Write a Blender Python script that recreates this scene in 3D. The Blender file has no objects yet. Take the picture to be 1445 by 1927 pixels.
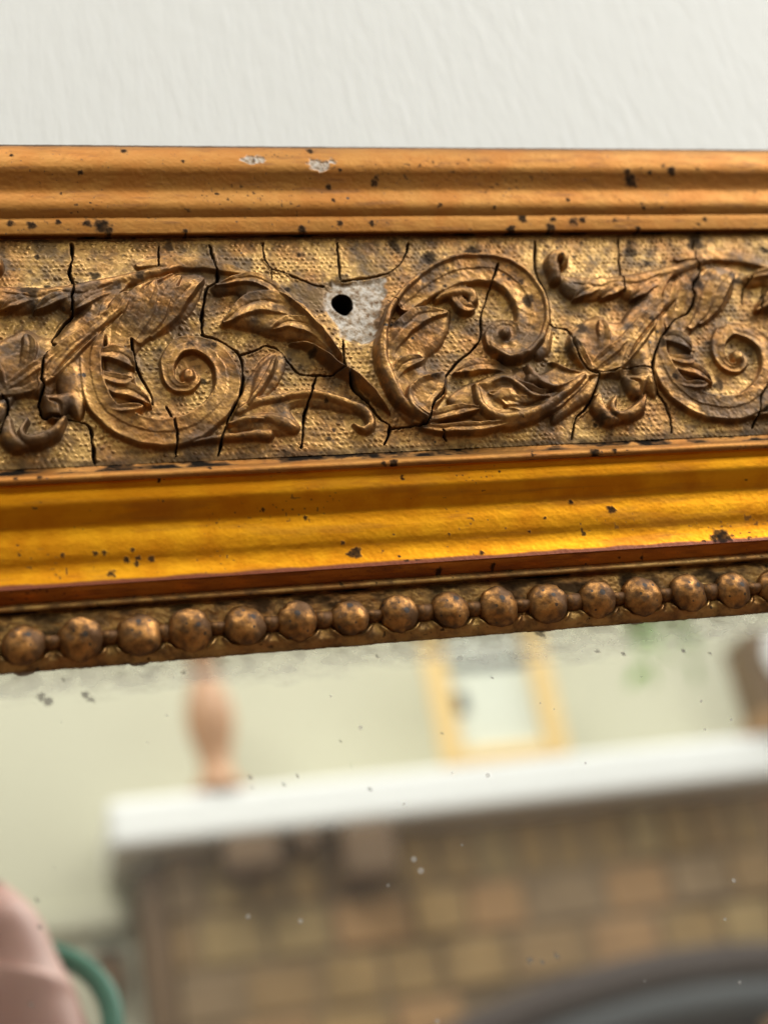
import bpy, bmesh, math, random
import numpy as np
from mathutils import Matrix, Vector

# ------------------------------------------------------------------ camera
# The photograph was taken from a little below the top rail, looking up at it.
F = 2900.0                       # focal length in photo pixels (1445 x 1927)
CX, CY = 722.5, 963.5
AX = np.array([10697.0, 612.5, -F])                 # direction of the rail (world X) in camera space
NY = -1600.0
NXV = np.array([-(F * F + 612.5 * NY) / 10697.0, NY, -F])   # into the wall (world Y)
ax = AX / np.linalg.norm(AX); ay = NXV / np.linalg.norm(NXV); az = np.cross(ax, ay)
M = np.column_stack([ax, ay, az])                   # world -> camera
def ray(px, py):
    return M.T @ np.array([px - CX, CY - py, -F])
_d = ray(722.5, 650)
DIST = 0.192                     # metres from the lens to the plane of the carved frieze
CAM = np.array([0, -0.020, 0]) - _d / _d[1] * DIST
def at(px, py, p):
    """photo pixel -> (X, Z) in metres on the plane standing p metres proud of the wall"""
    d = ray(px, py); t = (-p - CAM[1]) / d[1]; q = CAM + d * t
    return q[0], q[2]

sc = bpy.context.scene
col = sc.collection
cd = bpy.data.cameras.new('camera'); cam = bpy.data.objects.new('camera', cd); col.objects.link(cam)
mw = Matrix.Identity(4)
for i in range(3):
    for j in range(3): mw[i][j] = M.T[i, j]
    mw[i][3] = CAM[i]
cam.matrix_world = mw
cd.sensor_fit = 'VERTICAL'; cd.sensor_height = 24.0; cd.lens = F / 1927 * 24.0
cd.clip_start = 0.005; cd.clip_end = 100
cd.dof.use_dof = True
t0 = (-0.0205 - CAM[1]) / ray(690, 690)[1]
cd.dof.focus_distance = float(t0 * F)               # depth along the optical axis
cd.dof.aperture_fstop = (cd.lens / 1000) / 0.0046   # about 4.6 mm entrance pupil
sc.camera = cam

# ------------------------------------------------------------------ light
world = bpy.data.worlds.new('World'); sc.world = world; world.use_nodes = True
bg = world.node_tree.nodes['Background']
bg.inputs[0].default_value = (1.0, 0.99, 0.97, 1); bg.inputs[1].default_value = 0.25
def area(name, loc, target, sx, sy, power, colr):
    l = bpy.data.lights.new(name, 'AREA'); l.shape = 'RECTANGLE'; l.size = sx; l.size_y = sy
    l.energy = power; l.color = colr
    o = bpy.data.objects.new(name, l); col.objects.link(o); o.location = loc
    o.rotation_euler = (Vector(target) - Vector(loc)).to_track_quat('-Z', 'Y').to_euler()
    return o
area('window_light', (2.10, -1.45, 2.05), (0, -0.1, 0), 1.65, 2.1, 104, (1.0, 0.99, 0.97))
area('far_room_fill', (-0.3, -0.95, 1.95), (0.1, -1.9, 0.5), 0.9, 0.9, 40, (1.0, 0.98, 0.94))  # added fill that brightens the reflected far wall, no such lamp seen
sc.view_settings.view_transform = 'Standard'; sc.view_settings.look = 'None'
sc.view_settings.exposure = -0.06; sc.view_settings.gamma = 1.0
sc.render.engine = 'CYCLES'
sc.cycles.use_denoising = True
sc.cycles.max_bounces = 8; sc.cycles.caustics_reflective = False; sc.cycles.caustics_refractive = False

# ------------------------------------------------------------------ helpers
rng = np.random.default_rng(7)
def vnoise(x, y, seed):
    """smooth value noise, range -1..1"""
    xi = np.floor(x).astype(np.int64); yi = np.floor(y).astype(np.int64)
    fx = x - xi; fy = y - yi
    fx = fx * fx * (3 - 2 * fx); fy = fy * fy * (3 - 2 * fy)
    def h(a, b):
        n = (a * 374761393 + b * 668265263 + seed * 1442695041) & 0xFFFFFFFF
        n = ((n ^ (n >> 13)) * 1274126177) & 0xFFFFFFFF
        n = (n ^ (n >> 16)) & 0xFFFFFFFF
        return n / 0x7FFFFFFF - 1.0
    a = h(xi, yi); b = h(xi + 1, yi); c = h(xi, yi + 1); d = h(xi + 1, yi + 1)
    return (a * (1 - fx) + b * fx) * (1 - fy) + (c * (1 - fx) + d * fx) * fy
def fbm(x, y, seed, o=4):
    s = 0; a = 1; t = 0
    for k in range(o):
        s = s + a * vnoise(x * 2 ** k, y * 2 ** k, seed + 17 * k); t += a; a *= 0.55
    return s / t
def sstep(a, b, x):
    t = np.clip((x - a) / (b - a), 0, 1); return t * t * (3 - 2 * t)

def tag(o, label=None, cat=None, group=None, kind=None):
    if label: o['label'] = label
    if cat: o['category'] = cat
    if group: o['group'] = group
    if kind: o['kind'] = kind
    return o
def link(name, me, mat=None, parent=None):
    o = bpy.data.objects.new(name, me); col.objects.link(o)
    if mat is not None and len(me.materials) == 0: me.materials.append(mat)
    if parent is not None: o.parent = parent
    return o
def empty(name, loc=(0, 0, 0)):
    o = bpy.data.objects.new(name, None); col.objects.link(o); o.location = loc
    o.empty_display_size = 0.01
    return o
def np_mesh(name, V, Fq, attrs=None, normals=None, smooth=True):
    me = bpy.data.meshes.new(name)
    nv = len(V); nf = len(Fq); k = Fq.shape[1]
    me.vertices.add(nv); me.vertices.foreach_set('co', np.ascontiguousarray(V, np.float32).ravel())
    me.loops.add(nf * k); me.loops.foreach_set('vertex_index', np.ascontiguousarray(Fq, np.int32).ravel())
    me.polygons.add(nf)
    me.polygons.foreach_set('loop_start', np.arange(0, nf * k, k, dtype=np.int32))
    me.update(calc_edges=True)
    if smooth: me.polygons.foreach_set('use_smooth', np.ones(nf, bool))
    for n, a in (attrs or {}).items():
        at_ = me.attributes.new(n, 'FLOAT', 'POINT'); at_.data.foreach_set('value', np.ascontiguousarray(a, np.float32).ravel())
    if normals is not None:
        me.normals_split_custom_set_from_vertices(np.ascontiguousarray(normals, np.float32).tolist())
    me.validate()
    return me
def grid_faces(nr, nc):
    i = np.arange(nr * nc).reshape(nr, nc)
    return np.stack([i[:-1, :-1], i[1:, :-1], i[1:, 1:], i[:-1, 1:]], -1)     # row index grows downwards (z falls): faces look to -Y
def catmull(P, n):
    P = np.asarray(P, float)
    if len(P) == 2: P = np.vstack([P[0], (P[0] + P[1]) / 2, P[1]])
    Q = np.vstack([2 * P[0] - P[1], P, 2 * P[-1] - P[-2]])
    out = []
    for i in range(1, len(Q) - 2):
        t = np.linspace(0, 1, n, endpoint=False)[:, None]
        p0, p1, p2, p3 = Q[i - 1], Q[i], Q[i + 1], Q[i + 2]
        out.append(0.5 * ((2 * p1) + (-p0 + p2) * t + (2 * p0 - 5 * p1 + 4 * p2 - p3) * t * t + (-p0 + 3 * p1 - 3 * p2 + p3) * t ** 3))
    out.append(P[-1:])
    return np.vstack(out)

# ------------------------------------------------------------------ materials
def nt(name):
    m = bpy.data.materials.new(name); m.use_nodes = True
    t = m.node_tree; b = t.nodes['Principled BSDF']
    return m, t, b
def N(t, typ, **kw):
    n = t.nodes.new(typ)
    for k, v in kw.items():
        if k in n.inputs.keys() if isinstance(k, str) else False: n.inputs[k].default_value = v
        else: setattr(n, k, v)
    return n
def ramp(t, src, stops):
    r = t.nodes.new('ShaderNodeValToRGB'); e = r.color_ramp.elements
    while len(e) < len(stops): e.new(0.5)
    for q, (p, c) in zip(e, stops):
        q.position = p; q.color = c if len(c) == 4 else (*c, 1)
    t.links.new(src, r.inputs[0]); return r.outputs[0]
def mixc(t, fac, a, b, mode='MIX'):
    n = t.nodes.new('ShaderNodeMix'); n.data_type = 'RGBA'; n.blend_type = mode
    for s, v in ((n.inputs[0], fac), (n.inputs[6], a), (n.inputs[7], b)):
        if hasattr(v, 'links'): t.links.new(v, s)
        elif isinstance(v, (int, float)): s.default_value = v
        else: s.default_value = (*v, 1) if len(v) == 3 else v
    return n.outputs[2]
def mth(t, op, a, b=0.0, clamp=False):
    n = t.nodes.new('ShaderNodeMath'); n.operation = op; n.use_clamp = clamp
    for s, v in ((n.inputs[0], a), (n.inputs[1], b)):
        if hasattr(v, 'links'): t.links.new(v, s)
        else: s.default_value = v
    return n.outputs[0]
def coords(t, scale=(1, 1, 1)):
    tc = t.nodes.new('ShaderNodeTexCoord'); mp = t.nodes.new('ShaderNodeMapping')
    mp.inputs['Scale'].default_value = scale
    t.links.new(tc.outputs['Object'], mp.inputs['Vector']); return mp.outputs[0]
def noise(t, vec, scale, detail=4, rough=0.55):
    n = t.nodes.new('ShaderNodeTexNoise'); n.inputs['Scale'].default_value = scale
    n.inputs['Detail'].default_value = detail; n.inputs['Roughness'].default_value = rough
    t.links.new(vec, n.inputs['Vector']); return n.outputs['Fac']
def attr(t, name):
    a = t.nodes.new('ShaderNodeAttribute'); a.attribute_name = name; return a.outputs['Fac']
def bump(t, h, strength, dist, normal=None):
    b = t.nodes.new('ShaderNodeBump'); b.inputs['Strength'].default_value = strength; b.inputs['Distance'].default_value = dist
    t.links.new(h, b.inputs['Height'])
    if normal is not None: t.links.new(normal, b.inputs['Normal'])
    return b.outputs[0]

def gilt(name, gold_a, gold_b, brown, rough, patina, speck=0.0, stretch=6.0, fine=0.00003, attrs=True, warm=None, patch_tone=(0.20, 0.045, 0.012)):
    m, t, b = nt(name)
    v = coords(t); vs = coords(t, (1.0 / stretch, 1, 1))
    base = mixc(t, ramp(t, noise(t, vs, 350, 5), [(0.35, (0, 0, 0)), (0.65, (1, 1, 1))]), gold_a, gold_b)
    if warm is not None: base = mixc(t, ramp(t, noise(t, v, 140, 4, 0.6), [(0.42, (0, 0, 0)), (0.62, (1, 1, 1))]), base, warm)
    # brown patina: cloudy, worn through in its own patches
    pt = ramp(t, noise(t, vs if stretch > 4 else v, 420 if stretch < 4 else 700, 7, 0.65), [(0.62 - patina * 0.3, (0, 0, 0)), (0.80 - patina * 0.3, (1, 1, 1))])
    pt = mth(t, 'MULTIPLY', pt, 0.8)
    base = mixc(t, pt, base, brown)
    metal = mth(t, 'SUBTRACT', 1.0, mth(t, 'MULTIPLY', pt, 0.55))
    sp = None
    if speck > 0:
        vo = t.nodes.new('ShaderNodeTexVoronoi'); vo.inputs['Scale'].default_value = 520; t.links.new(v, vo.inputs['Vector'])
        big = noise(t, v, 160, 3)
        s1 = mth(t, 'LESS_THAN', vo.outputs['Distance'], mth(t, 'MULTIPLY', mth(t, 'SUBTRACT', big, 0.60 - speck * 0.2), 1.6))
        s2 = ramp(t, noise(t, v, 1500, 3, 0.6), [(0.66, (0, 0, 0)), (0.70, (1, 1, 1))])
        sp = mth(t, 'MAXIMUM', s1, mth(t, 'MULTIPLY', s2, 0.7))
        base = mixc(t, mth(t, 'MULTIPLY', sp, 0.85), base, (0.02, 0.014, 0.008))
        metal = mth(t, 'MULTIPLY', metal, mth(t, 'SUBTRACT', 1.0, mth(t, 'MULTIPLY', sp, 0.8)))
    rg = mth(t, 'ADD', rough - 0.08, mth(t, 'MULTIPLY', noise(t, vs, 900, 4), 0.2))
    rg = mth(t, 'ADD', rg, mth(t, 'MULTIPLY', pt, 0.15))
    if attrs:
        g = attr(t, 'grime_dark'); w = attr(t, 'gesso'); r = attr(t, 'bole')
        base = mixc(t, r, base, patch_tone)
        base = mixc(t, g, base, (0.014, 0.010, 0.007))
        wn = ramp(t, noise(t, v, 900, 6, 0.7), [(0.36, (0.24, 0.14, 0.075)), (0.46, (0.56, 0.47, 0.37)), (0.57, (0.80, 0.76, 0.70))])
        base = mixc(t, w, base, wn)
        k = mth(t, 'MAXIMUM', g, w)
        metal = mth(t, 'MULTIPLY', metal, mth(t, 'SUBTRACT', 1.0, k))
        metal = mth(t, 'MULTIPLY', metal, mth(t, 'SUBTRACT', 1.0, mth(t, 'MULTIPLY', r, 0.6)))
        rg = mth(t, 'ADD', rg, mth(t, 'MULTIPLY', k, 0.4))
        t.links.new(mth(t, 'MULTIPLY', mth(t, 'SUBTRACT', 1.0, mth(t, 'MULTIPLY', k, 0.85)), 0.5), b.inputs['Specular IOR Level'])
    t.links.new(base, b.inputs['Base Color']); t.links.new(metal, b.inputs['Metallic']); t.links.new(rg, b.inputs['Roughness'])
    nrm = bump(t, noise(t, vs, 1400, 5, 0.65), 0.5, fine)
    t.links.new(nrm, b.inputs['Normal'])
    return m
def plain(name, colr, rough=0.6, metal=0.0, vary=0.15, scale=30.0):
    m, t, b = nt(name); v = coords(t)
    d = tuple(c * (1 - vary) for c in colr)
    base = mixc(t, noise(t, v, scale, 4), d, tuple(min(1, c * (1 + vary)) for c in colr))
    t.links.new(base, b.inputs['Base Color']); b.inputs['Roughness'].default_value = rough; b.inputs['Metallic'].default_value = metal
    return m

MAT = {}
MAT['outer'] = gilt('gilt_outer', (0.43, 0.212, 0.058), (0.345, 0.158, 0.041), (0.24, 0.100, 0.028), 0.52, 0.22, 0.03, warm=(0.38, 0.162, 0.04))
MAT['cove'] = gilt('gilt_burnished', (0.80, 0.375, 0.016), (0.64, 0.265, 0.011), (0.36, 0.13, 0.006), 0.40, 0.10, 0.0, stretch=16, warm=(0.62, 0.24, 0.010))
MAT['bole'] = gilt('red_bole', (0.58, 0.23, 0.045), (0.40, 0.13, 0.028), (0.17, 0.05, 0.015), 0.40, 0.45, 0.03, stretch=8)
MAT['frieze'] = gilt('gilt_carving', (0.54, 0.34, 0.13), (0.38, 0.225, 0.08), (0.12, 0.062, 0.023), 0.43, 0.50, 0.30, stretch=1.3, fine=0.00008, warm=(0.34, 0.175, 0.065), patch_tone=(0.060, 0.036, 0.018))
MAT['ornament'] = gilt('gilt_ornament', (0.48, 0.275, 0.098), (0.33, 0.175, 0.058), (0.12, 0.06, 0.022), 0.41, 0.55, 0.22, stretch=1.5, fine=0.00009, warm=(0.30, 0.145, 0.05), patch_tone=(0.055, 0.032, 0.016))
MAT['bead'] = gilt('gilt_bead', (0.54, 0.27, 0.085), (0.36, 0.165, 0.05), (0.07, 0.035, 0.014), 0.42, 0.80, 0.55, stretch=1, fine=0.00024, attrs=False)

def wall_mat():
    m, t, b = nt('painted_plaster')
    v = coords(t, (1, 1, 0.20)); v2 = coords(t, (1, 1, 0.6))
    c = mixc(t, noise(t, v2, 18, 4), (0.80, 0.83, 0.83), (0.84, 0.87, 0.87))
    t.links.new(c, b.inputs['Base Color']); b.inputs['Roughness'].default_value = 0.6
    h = mth(t, 'ADD', noise(t, v, 420, 3, 0.5), mth(t, 'MULTIPLY', noise(t, v2, 300, 3, 0.5), 0.4))
    t.links.new(bump(t, h, 1.0, 0.00020), b.inputs['Normal'])
    return m
MAT['wall'] = wall_mat()

# ------------------------------------------------------------------ wall behind the mirror
def quad_sheet(name, x0, x1, z0, z1, y, mat, parent=None, flip=False):
    V = np.array([(x0, y, z1), (x0, y, z0), (x1, y, z0), (x1, y, z1)], float)
    Fq = np.array([[0, 1, 2, 3]]) if not flip else np.array([[3, 2, 1, 0]])
    return link(name, np_mesh(name, V, Fq, smooth=False), mat, parent)
tag(quad_sheet('wall', -2.2, 2.2, -0.62, 2.0, 0.0, MAT['wall']), kind='structure')

# ------------------------------------------------------------------ the mirror: profile of the rail
MIRROR = empty('gilt_mirror', (0, 0, -0.05))
MIRROR['label'] = 'old gilt framed wall mirror with carved scroll frieze, beaded edge and cracks'
MIRROR['category'] = 'mirror'
MINV = Matrix.Translation((0, 0, 0.05))
def under(o):                     # keep world coordinates under the mirror's empty
    o.parent = MIRROR; o.matrix_parent_inverse = MINV; return o

fine_x = np.arange(-0.068, 0.084, 0.000125)
XG = np.concatenate([np.arange(-0.135, -0.068, 0.0005), fine_x, np.arange(0.0845, 0.155, 0.0005)])

def prof(rows, step):
    """rows: (photo y at the middle column, mm proud of the wall, crease?) -> dense (z, p) polyline"""
    P = np.array([(r[3] if len(r) > 3 else at(722.5, r[0], r[1] / 1000)[1], r[1] / 1000) for r in rows])
    segs = []; start = 0
    for i, r in enumerate(rows):
        if i == len(rows) - 1 or (len(r) > 2 and i > start):
            segs.append(P[start:i + 1]); start = i
    out = []
    for s in segs:
        c = catmull(s, 40); L = np.concatenate([[0], np.cumsum(np.linalg.norm(np.diff(c, axis=0), axis=1))])
        n = max(2, int(L[-1] / step)); u = np.linspace(0, L[-1], n + 1)
        q = np.column_stack([np.interp(u, L, c[:, 0]), np.interp(u, L, c[:, 1])])
        out.append(q if not out else q[1:])
    return np.vstack(out)

def to_py(p, z):
    c = M @ (np.array([0.0, -p, z]) - CAM); return CY + F * c[1] / c[2]
def spot_field(X, Z, spots, P):
    g = np.zeros_like(X)
    for k, (px, py, r) in enumerate(spots):
        sx, sz = at(px, py, P if np.isscalar(P) else P(px, py))
        R = r * 0.000092
        m = (abs(X - sx) < 3 * R) & (abs(Z - sz) < 3 * R)
        if not m.any(): continue
        x = (X[m] - sx) / R; z = (Z[m] - sz) / R
        d = np.hypot(x, z) + 0.7 * fbm(x * 1.5 + 9 * k, z * 1.5, 40 + k, 4)
        g[m] = np.maximum(g[m], (1 - sstep(0.5, 1.15, d)) * (0.9 + 0.1 * vnoise(x * 3, z * 3, 90 + k)))
    return g

def extrude(name, rows, mat, spots=(), gesso=(), bole=None, step=0.00014, wob=0.00004, dents=0.00003, seed=1, relief=None, parent=None, dark_bias=None):
    q = prof(rows, step); z0 = q[:, 0]; p0 = q[:, 1]
    tang = np.gradient(q, axis=0); tang /= np.linalg.norm(tang, axis=1)[:, None] + 1e-12
    nz = tang[:, 1]; npp = -tang[:, 0]                     # outward normal in (z, p)
    s = np.concatenate([[0], np.cumsum(np.linalg.norm(np.diff(q, axis=0), axis=1))])
    X, S = np.meshgrid(XG, s)
    Z = np.repeat(z0[:, None], len(XG), 1); P = np.repeat(p0[:, None], len(XG), 1)
    d = wob * fbm(X * 45, S * 60, seed, 3) + dents * fbm(X * 500, S * 900, seed + 5, 3) + 0.5 * dents * vnoise(X * 2200, S * 2600, seed + 9)
    front = np.arange(int(np.argmax(z0)), len(z0)); fy = np.array([to_py(p0[i], z0[i]) for i in front])
    def lift(px, py):             # how far the moulding stands out where that pixel meets it (pixel slid to the middle column)
        py0 = py + (722.5 - px) * (351 - py) / (11420 - px)
        return float(p0[front[np.argmin(abs(fy - py0))]])
    g = spot_field(X, Z, spots, lift); w = spot_field(X, Z, gesso, lift)
    d = d + 0.00004 * g - 0.00022 * w
    if relief is not None: d = d + relief(X, Z)
    # a sprinkling of fly specks and nicks
    sp = vnoise(X * 900, S * 1100, seed + 30) * 0.6 + vnoise(X * 330, S * 400, seed + 31) * 0.5
    sp = sp + 0.25 * vnoise(X * 2600, S * 2600, seed + 33)
    g = np.maximum(g, 0.85 * sstep(0.88, 0.98, sp))
    fs = vnoise(X * 2100, S * 2300, seed + 37) + 0.5 * fbm(X * 90, S * 160, seed + 38, 2)
    g = np.maximum(g, 0.65 * sstep(0.98, 1.12, fs))
    if dark_bias is not None: g = np.maximum(g, dark_bias(X, Z, S))
    r = np.zeros_like(X) if bole is None else bole(X, S, s[-1])
    Zf = Z + nz[:, None] * d; Pf = P + npp[:, None] * d
    V = np.stack([X, -Pf, Zf], -1).reshape(-1, 3)
    Fq = grid_faces(len(s), len(XG)).reshape(-1, 4)
    o = link(name, np_mesh(name, V, Fq, dict(grime_dark=g, gesso=w, bole=r)), mat)
    return under(o)

def edge_dark(frac0, frac1, amount, seed, total=None):  # darkens a ragged band along the moulding
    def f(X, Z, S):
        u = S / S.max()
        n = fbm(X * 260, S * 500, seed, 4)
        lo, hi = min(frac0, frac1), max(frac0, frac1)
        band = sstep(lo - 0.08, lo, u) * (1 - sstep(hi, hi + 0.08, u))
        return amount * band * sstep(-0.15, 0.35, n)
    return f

# back and top of the rail, down to the ridge: bare wood darkened as a contact shadow
ZTOP = at(722.5, 277, 0.0186)[1]
extrude('rail_side', [(0, 0.5, 1, ZTOP - 0.0012), (0, 17.6, 1, ZTOP - 0.0003), (277, 18.7), (279.5, 19.3)], plain('rail_wood_shadow', (0.10, 0.055, 0.025), 0.75, vary=0.3, scale=600), step=0.0006, seed=2)
extrude('outer_moulding', [(279.5, 19.3), (282, 19.7), (288, 20.1), (300, 20.5), (312, 20.6), (322, 20.4),
                           (332, 20.0), (345, 19.5), (356, 19.15), (362, 19.08), (369, 19.15), (380, 19.25), (390, 19.1), (400, 18.7), (407, 18.35)],
        MAT['outer'], seed=3,
        spots=[(1185, 338, 13), (1180, 325, 8), (1192, 346, 9), (1264, 322, 9), (1222, 325, 5), (704, 345, 7), (708, 334, 6), (618, 352, 6), (152, 324, 5),
               (480, 300, 5), (584, 284, 8), (233, 284, 6), (345, 303, 4), (640, 320, 4), (930, 390, 4), (829, 385, 4), (22, 292, 4), (1068, 376, 5), (1210, 390, 4)],
        gesso=[(594, 308, 13), (612, 311, 10), (625, 303, 8), (604, 316, 8), (468, 301, 12), (488, 300, 10)])
extrude('fillet', [(407, 18.35), (409, 18.38, 1), (416, 18.4), (430, 18.2), (437, 18.0), (440, 17.4, 1), (444, 16.5), (447, 16.5)],
        MAT['outer'], seed=11,
        spots=[(192, 424, 14), (205, 436, 9), (165, 420, 10), (984, 411, 9), (962, 432, 9), (1036, 428, 9), (1078, 416, 10), (1095, 414, 7), (1040, 412, 6),
               (568, 432, 9), (700, 420, 6), (640, 420, 6), (350, 435, 6), (1200, 430, 6), (1325, 412, 5), (60, 425, 9), (20, 420, 7), (110, 418, 6)],
        dark_bias=edge_dark(0.80, 1.0, 1.0, 71))

# ------------------------------------------------------------------ carved frieze (moulded composition on the wooden rail)
PF = 0.0174                       # nominal plane of the relief ornament
zt = at(722.5, 446, 0.0167)[1]; zb = at(722.5, 851, 0.0164)[1]
FX = np.concatenate([np.arange(-0.135, -0.068, 0.0004), np.arange(-0.068, 0.084, 0.000105), np.arange(0.0844, 0.155, 0.0004)])
FZ = np.linspace(zt, zb, int((zt - zb) / 0.000105))
GX, GZ = np.meshgrid(FX, FZ)
H = np.zeros_like(GX); ID = np.zeros(GX.shape, np.int32)
names = ['frieze']
U = (zt - GZ) / (zt - zb)
BASE = 0.0168 + 0.0003 * np.sin(np.pi * np.clip(U, 0, 1)) - 0.0004 * U

ZR = {1: (0, 420, 2.89), 2: (350, 420, 3.2111), 3: (650, 420, 2.89), 4: (970, 420, 3.0421)}
MMPX = 0.000093                   # metres per photo pixel on the frieze
def cv(reg, pts, h=0.001):
    ox, oy, s = ZR[reg]
    return np.array([at(ox + x / s, oy + y / s, PF + 0.6 * h) for x, y in pts])
PERIOD = None
FEATURES = []
def band(name, reg, pts, w, h, mode='round', part=True):
    FEATURES.append(('band', name, reg, pts, w, h, mode))
def petal(name, reg, pts, w, h):
    FEATURES.append(('band', name, reg, pts, [0.97 * w * q for q in (0.45, 0.62, 0.8, 0.94, 1.0, 0.92, 0.62, 0.16)], h, 'petal'))
def lobe(name, reg, pts, h, soft, mode='dome', tilt=None):
    FEATURES.append(('lobe', name, reg, pts, h, soft, mode, tilt))

# ---- broad leaf masses that the detail is worked into
lobe('leaf', 1, [(275, 650), (340, 570), (450, 470), (545, 400), (515, 520), (475, 650), (462, 800), (470, 960), (440, 1050), (385, 1020), (330, 930), (290, 830), (265, 740)], 1.0, 70)
lobe('leaf', 1, [(575, 700), (600, 560), (650, 420), (740, 330), (870, 280), (1010, 262), (1110, 285), (1090, 400), (1020, 500), (900, 590), (780, 640), (720, 720), (730, 830), (800, 940), (700, 985), (600, 950)], 0.65, 80)
lobe('leaf', 3, [(205, 690), (225, 590), (330, 495), (450, 460), (560, 470), (560, 560), (520, 660), (455, 720), (450, 790), (550, 800), (560, 900), (490, 1000), (470, 1050), (620, 1100), (880, 1090), (760, 1135), (560, 1140), (400, 1100), (280, 1000), (215, 860)], 0.75, 70)
lobe('shell_leaf', 3, [(560, 950), (640, 870), (760, 835), (900, 800), (985, 765), (1060, 800), (1150, 770), (1310, 790), (1330, 830), (1200, 950), (1080, 1040), (900, 1095), (760, 1090), (640, 1020)], 0.75, 70)
lobe('acanthus_leaf', 4, [(300, 640), (380, 560), (470, 520), (560, 560), (660, 540), (760, 440), (860, 380), (1000, 300), (960, 420), (860, 560), (760, 680), (680, 800), (640, 880), (520, 870), (400, 850), (330, 760)], 0.6, 70)
lobe('bud', 2, [(330, 1010), (400, 900), (500, 790), (590, 770), (620, 850), (560, 960), (480, 1060), (600, 1050), (800, 1030), (960, 1060), (1080, 1130), (960, 1120), (800, 1100), (640, 1110), (700, 1220), (600, 1260), (420, 1240), (280, 1250), (300, 1120)], 0.55, 60)
# ---- left scroll (period starts here)
band('sheath', 1, [(760, 225), (900, 205), (1060, 212), (1230, 240), (1420, 300)], [20, 36, 40, 32, 8], 0.6, 'flat')
band('scroll', 1, [(840, 240), (690, 300), (590, 400), (530, 520), (505, 680), (505, 820), (540, 950), (630, 1050), (770, 1112), (920, 1128), (1070, 1085),
                   (1180, 995), (1235, 885), (1230, 770), (1160, 690), (1060, 650), (970, 665), (915, 740), (915, 815), (960, 870), (1025, 872), (1068, 825), (1040, 780)],
     [12, 25, 38, 45, 48, 52, 60, 68, 72, 72, 70, 66, 62, 56, 50, 45, 42, 38, 32, 28, 26, 22, 12], 1.15, 'channel')
lobe('scroll_eye', 1, [(985, 800), (1020, 775), (1060, 790), (1065, 835), (1030, 860), (990, 845)], 1.15, 28)
# ---- big drooping leaf and flourishes between the scrolls
lobe('acanthus_leaf', 2, [(160, 370), (300, 330), (420, 335), (540, 385), (640, 455), (730, 535), (800, 600), (890, 690), (950, 785), (950, 860), (880, 810), (800, 745), (720, 705), (640, 700),
                          (540, 690), (430, 650), (310, 620), (215, 590), (250, 530), (330, 470), (300, 420), (190, 430)], 0.95, 60)
band('acanthus_leaf', 2, [(640, 705), (740, 720), (830, 775), (920, 850), (1010, 900), (1090, 965), (1160, 1040), (1235, 1112)], [8, 20, 26, 30, 30, 26, 20, 6], 1.75, 'ridge')
lobe('bud', 2, [(420, 900), (470, 845), (545, 785), (580, 825), (560, 890), (510, 970), (460, 1030), (400, 1080), (385, 1010)], 1.0, 50)
band('bud', 2, [(380, 1090), (450, 990), (510, 900), (552, 800)], [10, 20, 20, 6], 1.25, 'round')
band('tendril', 2, [(330, 1130), (420, 1075), (520, 1050), (650, 1033), (790, 1030), (920, 1050), (1030, 1090), (1100, 1145), (1115, 1200), (1065, 1225), (1015, 1190)],
     [22, 24, 22, 20, 22, 24, 26, 26, 22, 16, 8], 1.0, 'round')
lobe('tendril', 2, [(290, 1190), (400, 1140), (520, 1125), (620, 1155), (690, 1205), (680, 1245), (600, 1245), (520, 1205), (420, 1200), (330, 1230)], 0.95, 40)
band('tendril', 2, [(60, 1310), (200, 1285), (330, 1275), (430, 1262), (500, 1258)], [8, 16, 18, 24, 26], 0.95, 'round')
band('tendril', 2, [(270, 1210), (360, 1180), (470, 1175)], [10, 18, 8], 1.1, 'round')
# ---- middle scroll
band('scroll', 3, [(430, 1070), (300, 960), (230, 830), (200, 690), (225, 520), (310, 380), (440, 260), (590, 190), (750, 178), (890, 215), (1000, 300), (1068, 410), (1085, 530), (1050, 640), (975, 715), (890, 738), (820, 700), (790, 650)],
     [8, 24, 30, 30, 20, 16, 15, 15, 15, 15, 15, 15, 16, 16, 17, 17, 14, 8], 1.65, 'round')
band('scroll', 3, [(330, 440), (470, 320), (620, 255), (760, 245), (880, 290), (970, 380), (1005, 490), (990, 590), (940, 665), (868, 690), (810, 650), (806, 585), (850, 545), (905, 560), (918, 612), (880, 640)],
     [50, 70, 82, 88, 90, 90, 84, 74, 62, 52, 42, 34, 30, 28, 24, 12], 1.4, 'channel')
lobe('scroll_eye', 3, [(835, 600), (860, 572), (895, 585), (900, 620), (875, 645), (845, 635)], 1.7, 25)
lobe('leaf', 3, [(1010, 690), (1070, 620), (1110, 560), (1130, 620), (1110, 700), (1050, 740)], 0.7, 40)
petal('leaf', 3, [(900, 800), (800, 770), (700, 770), (600, 800)], 40, 1.1)
petal('leaf', 3, [(640, 330), (600, 400), (640, 460), (700, 470)], 36, 1.3)
band('scroll', 3, [(490, 415), (550, 385), (620, 372), (672, 385), (690, 415), (670, 445)], [10, 22, 28, 30, 26, 14], 1.2, 'round')
lobe('shell_leaf', 3, [(700, 870), (780, 862), (880, 858), (940, 890), (1000, 930), (1090, 945), (1180, 905), (1300, 815), (1230, 915), (1130, 990), (1010, 1045), (880, 1075), (790, 1050), (730, 990)], 1.35, 60, 'scoop')
band('shell_leaf', 3, [(712, 880), (722, 960), (770, 1025), (860, 1062), (980, 1045), (1100, 985), (1210, 905), (1300, 820)], [14, 22, 24, 24, 26, 26, 20, 6], 1.6, 'round')
band('shell_leaf', 3, [(800, 872), (880, 862), (940, 895), (1010, 940), (1100, 945)], [8, 16, 20, 18, 8], 1.7, 'round')
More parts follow.
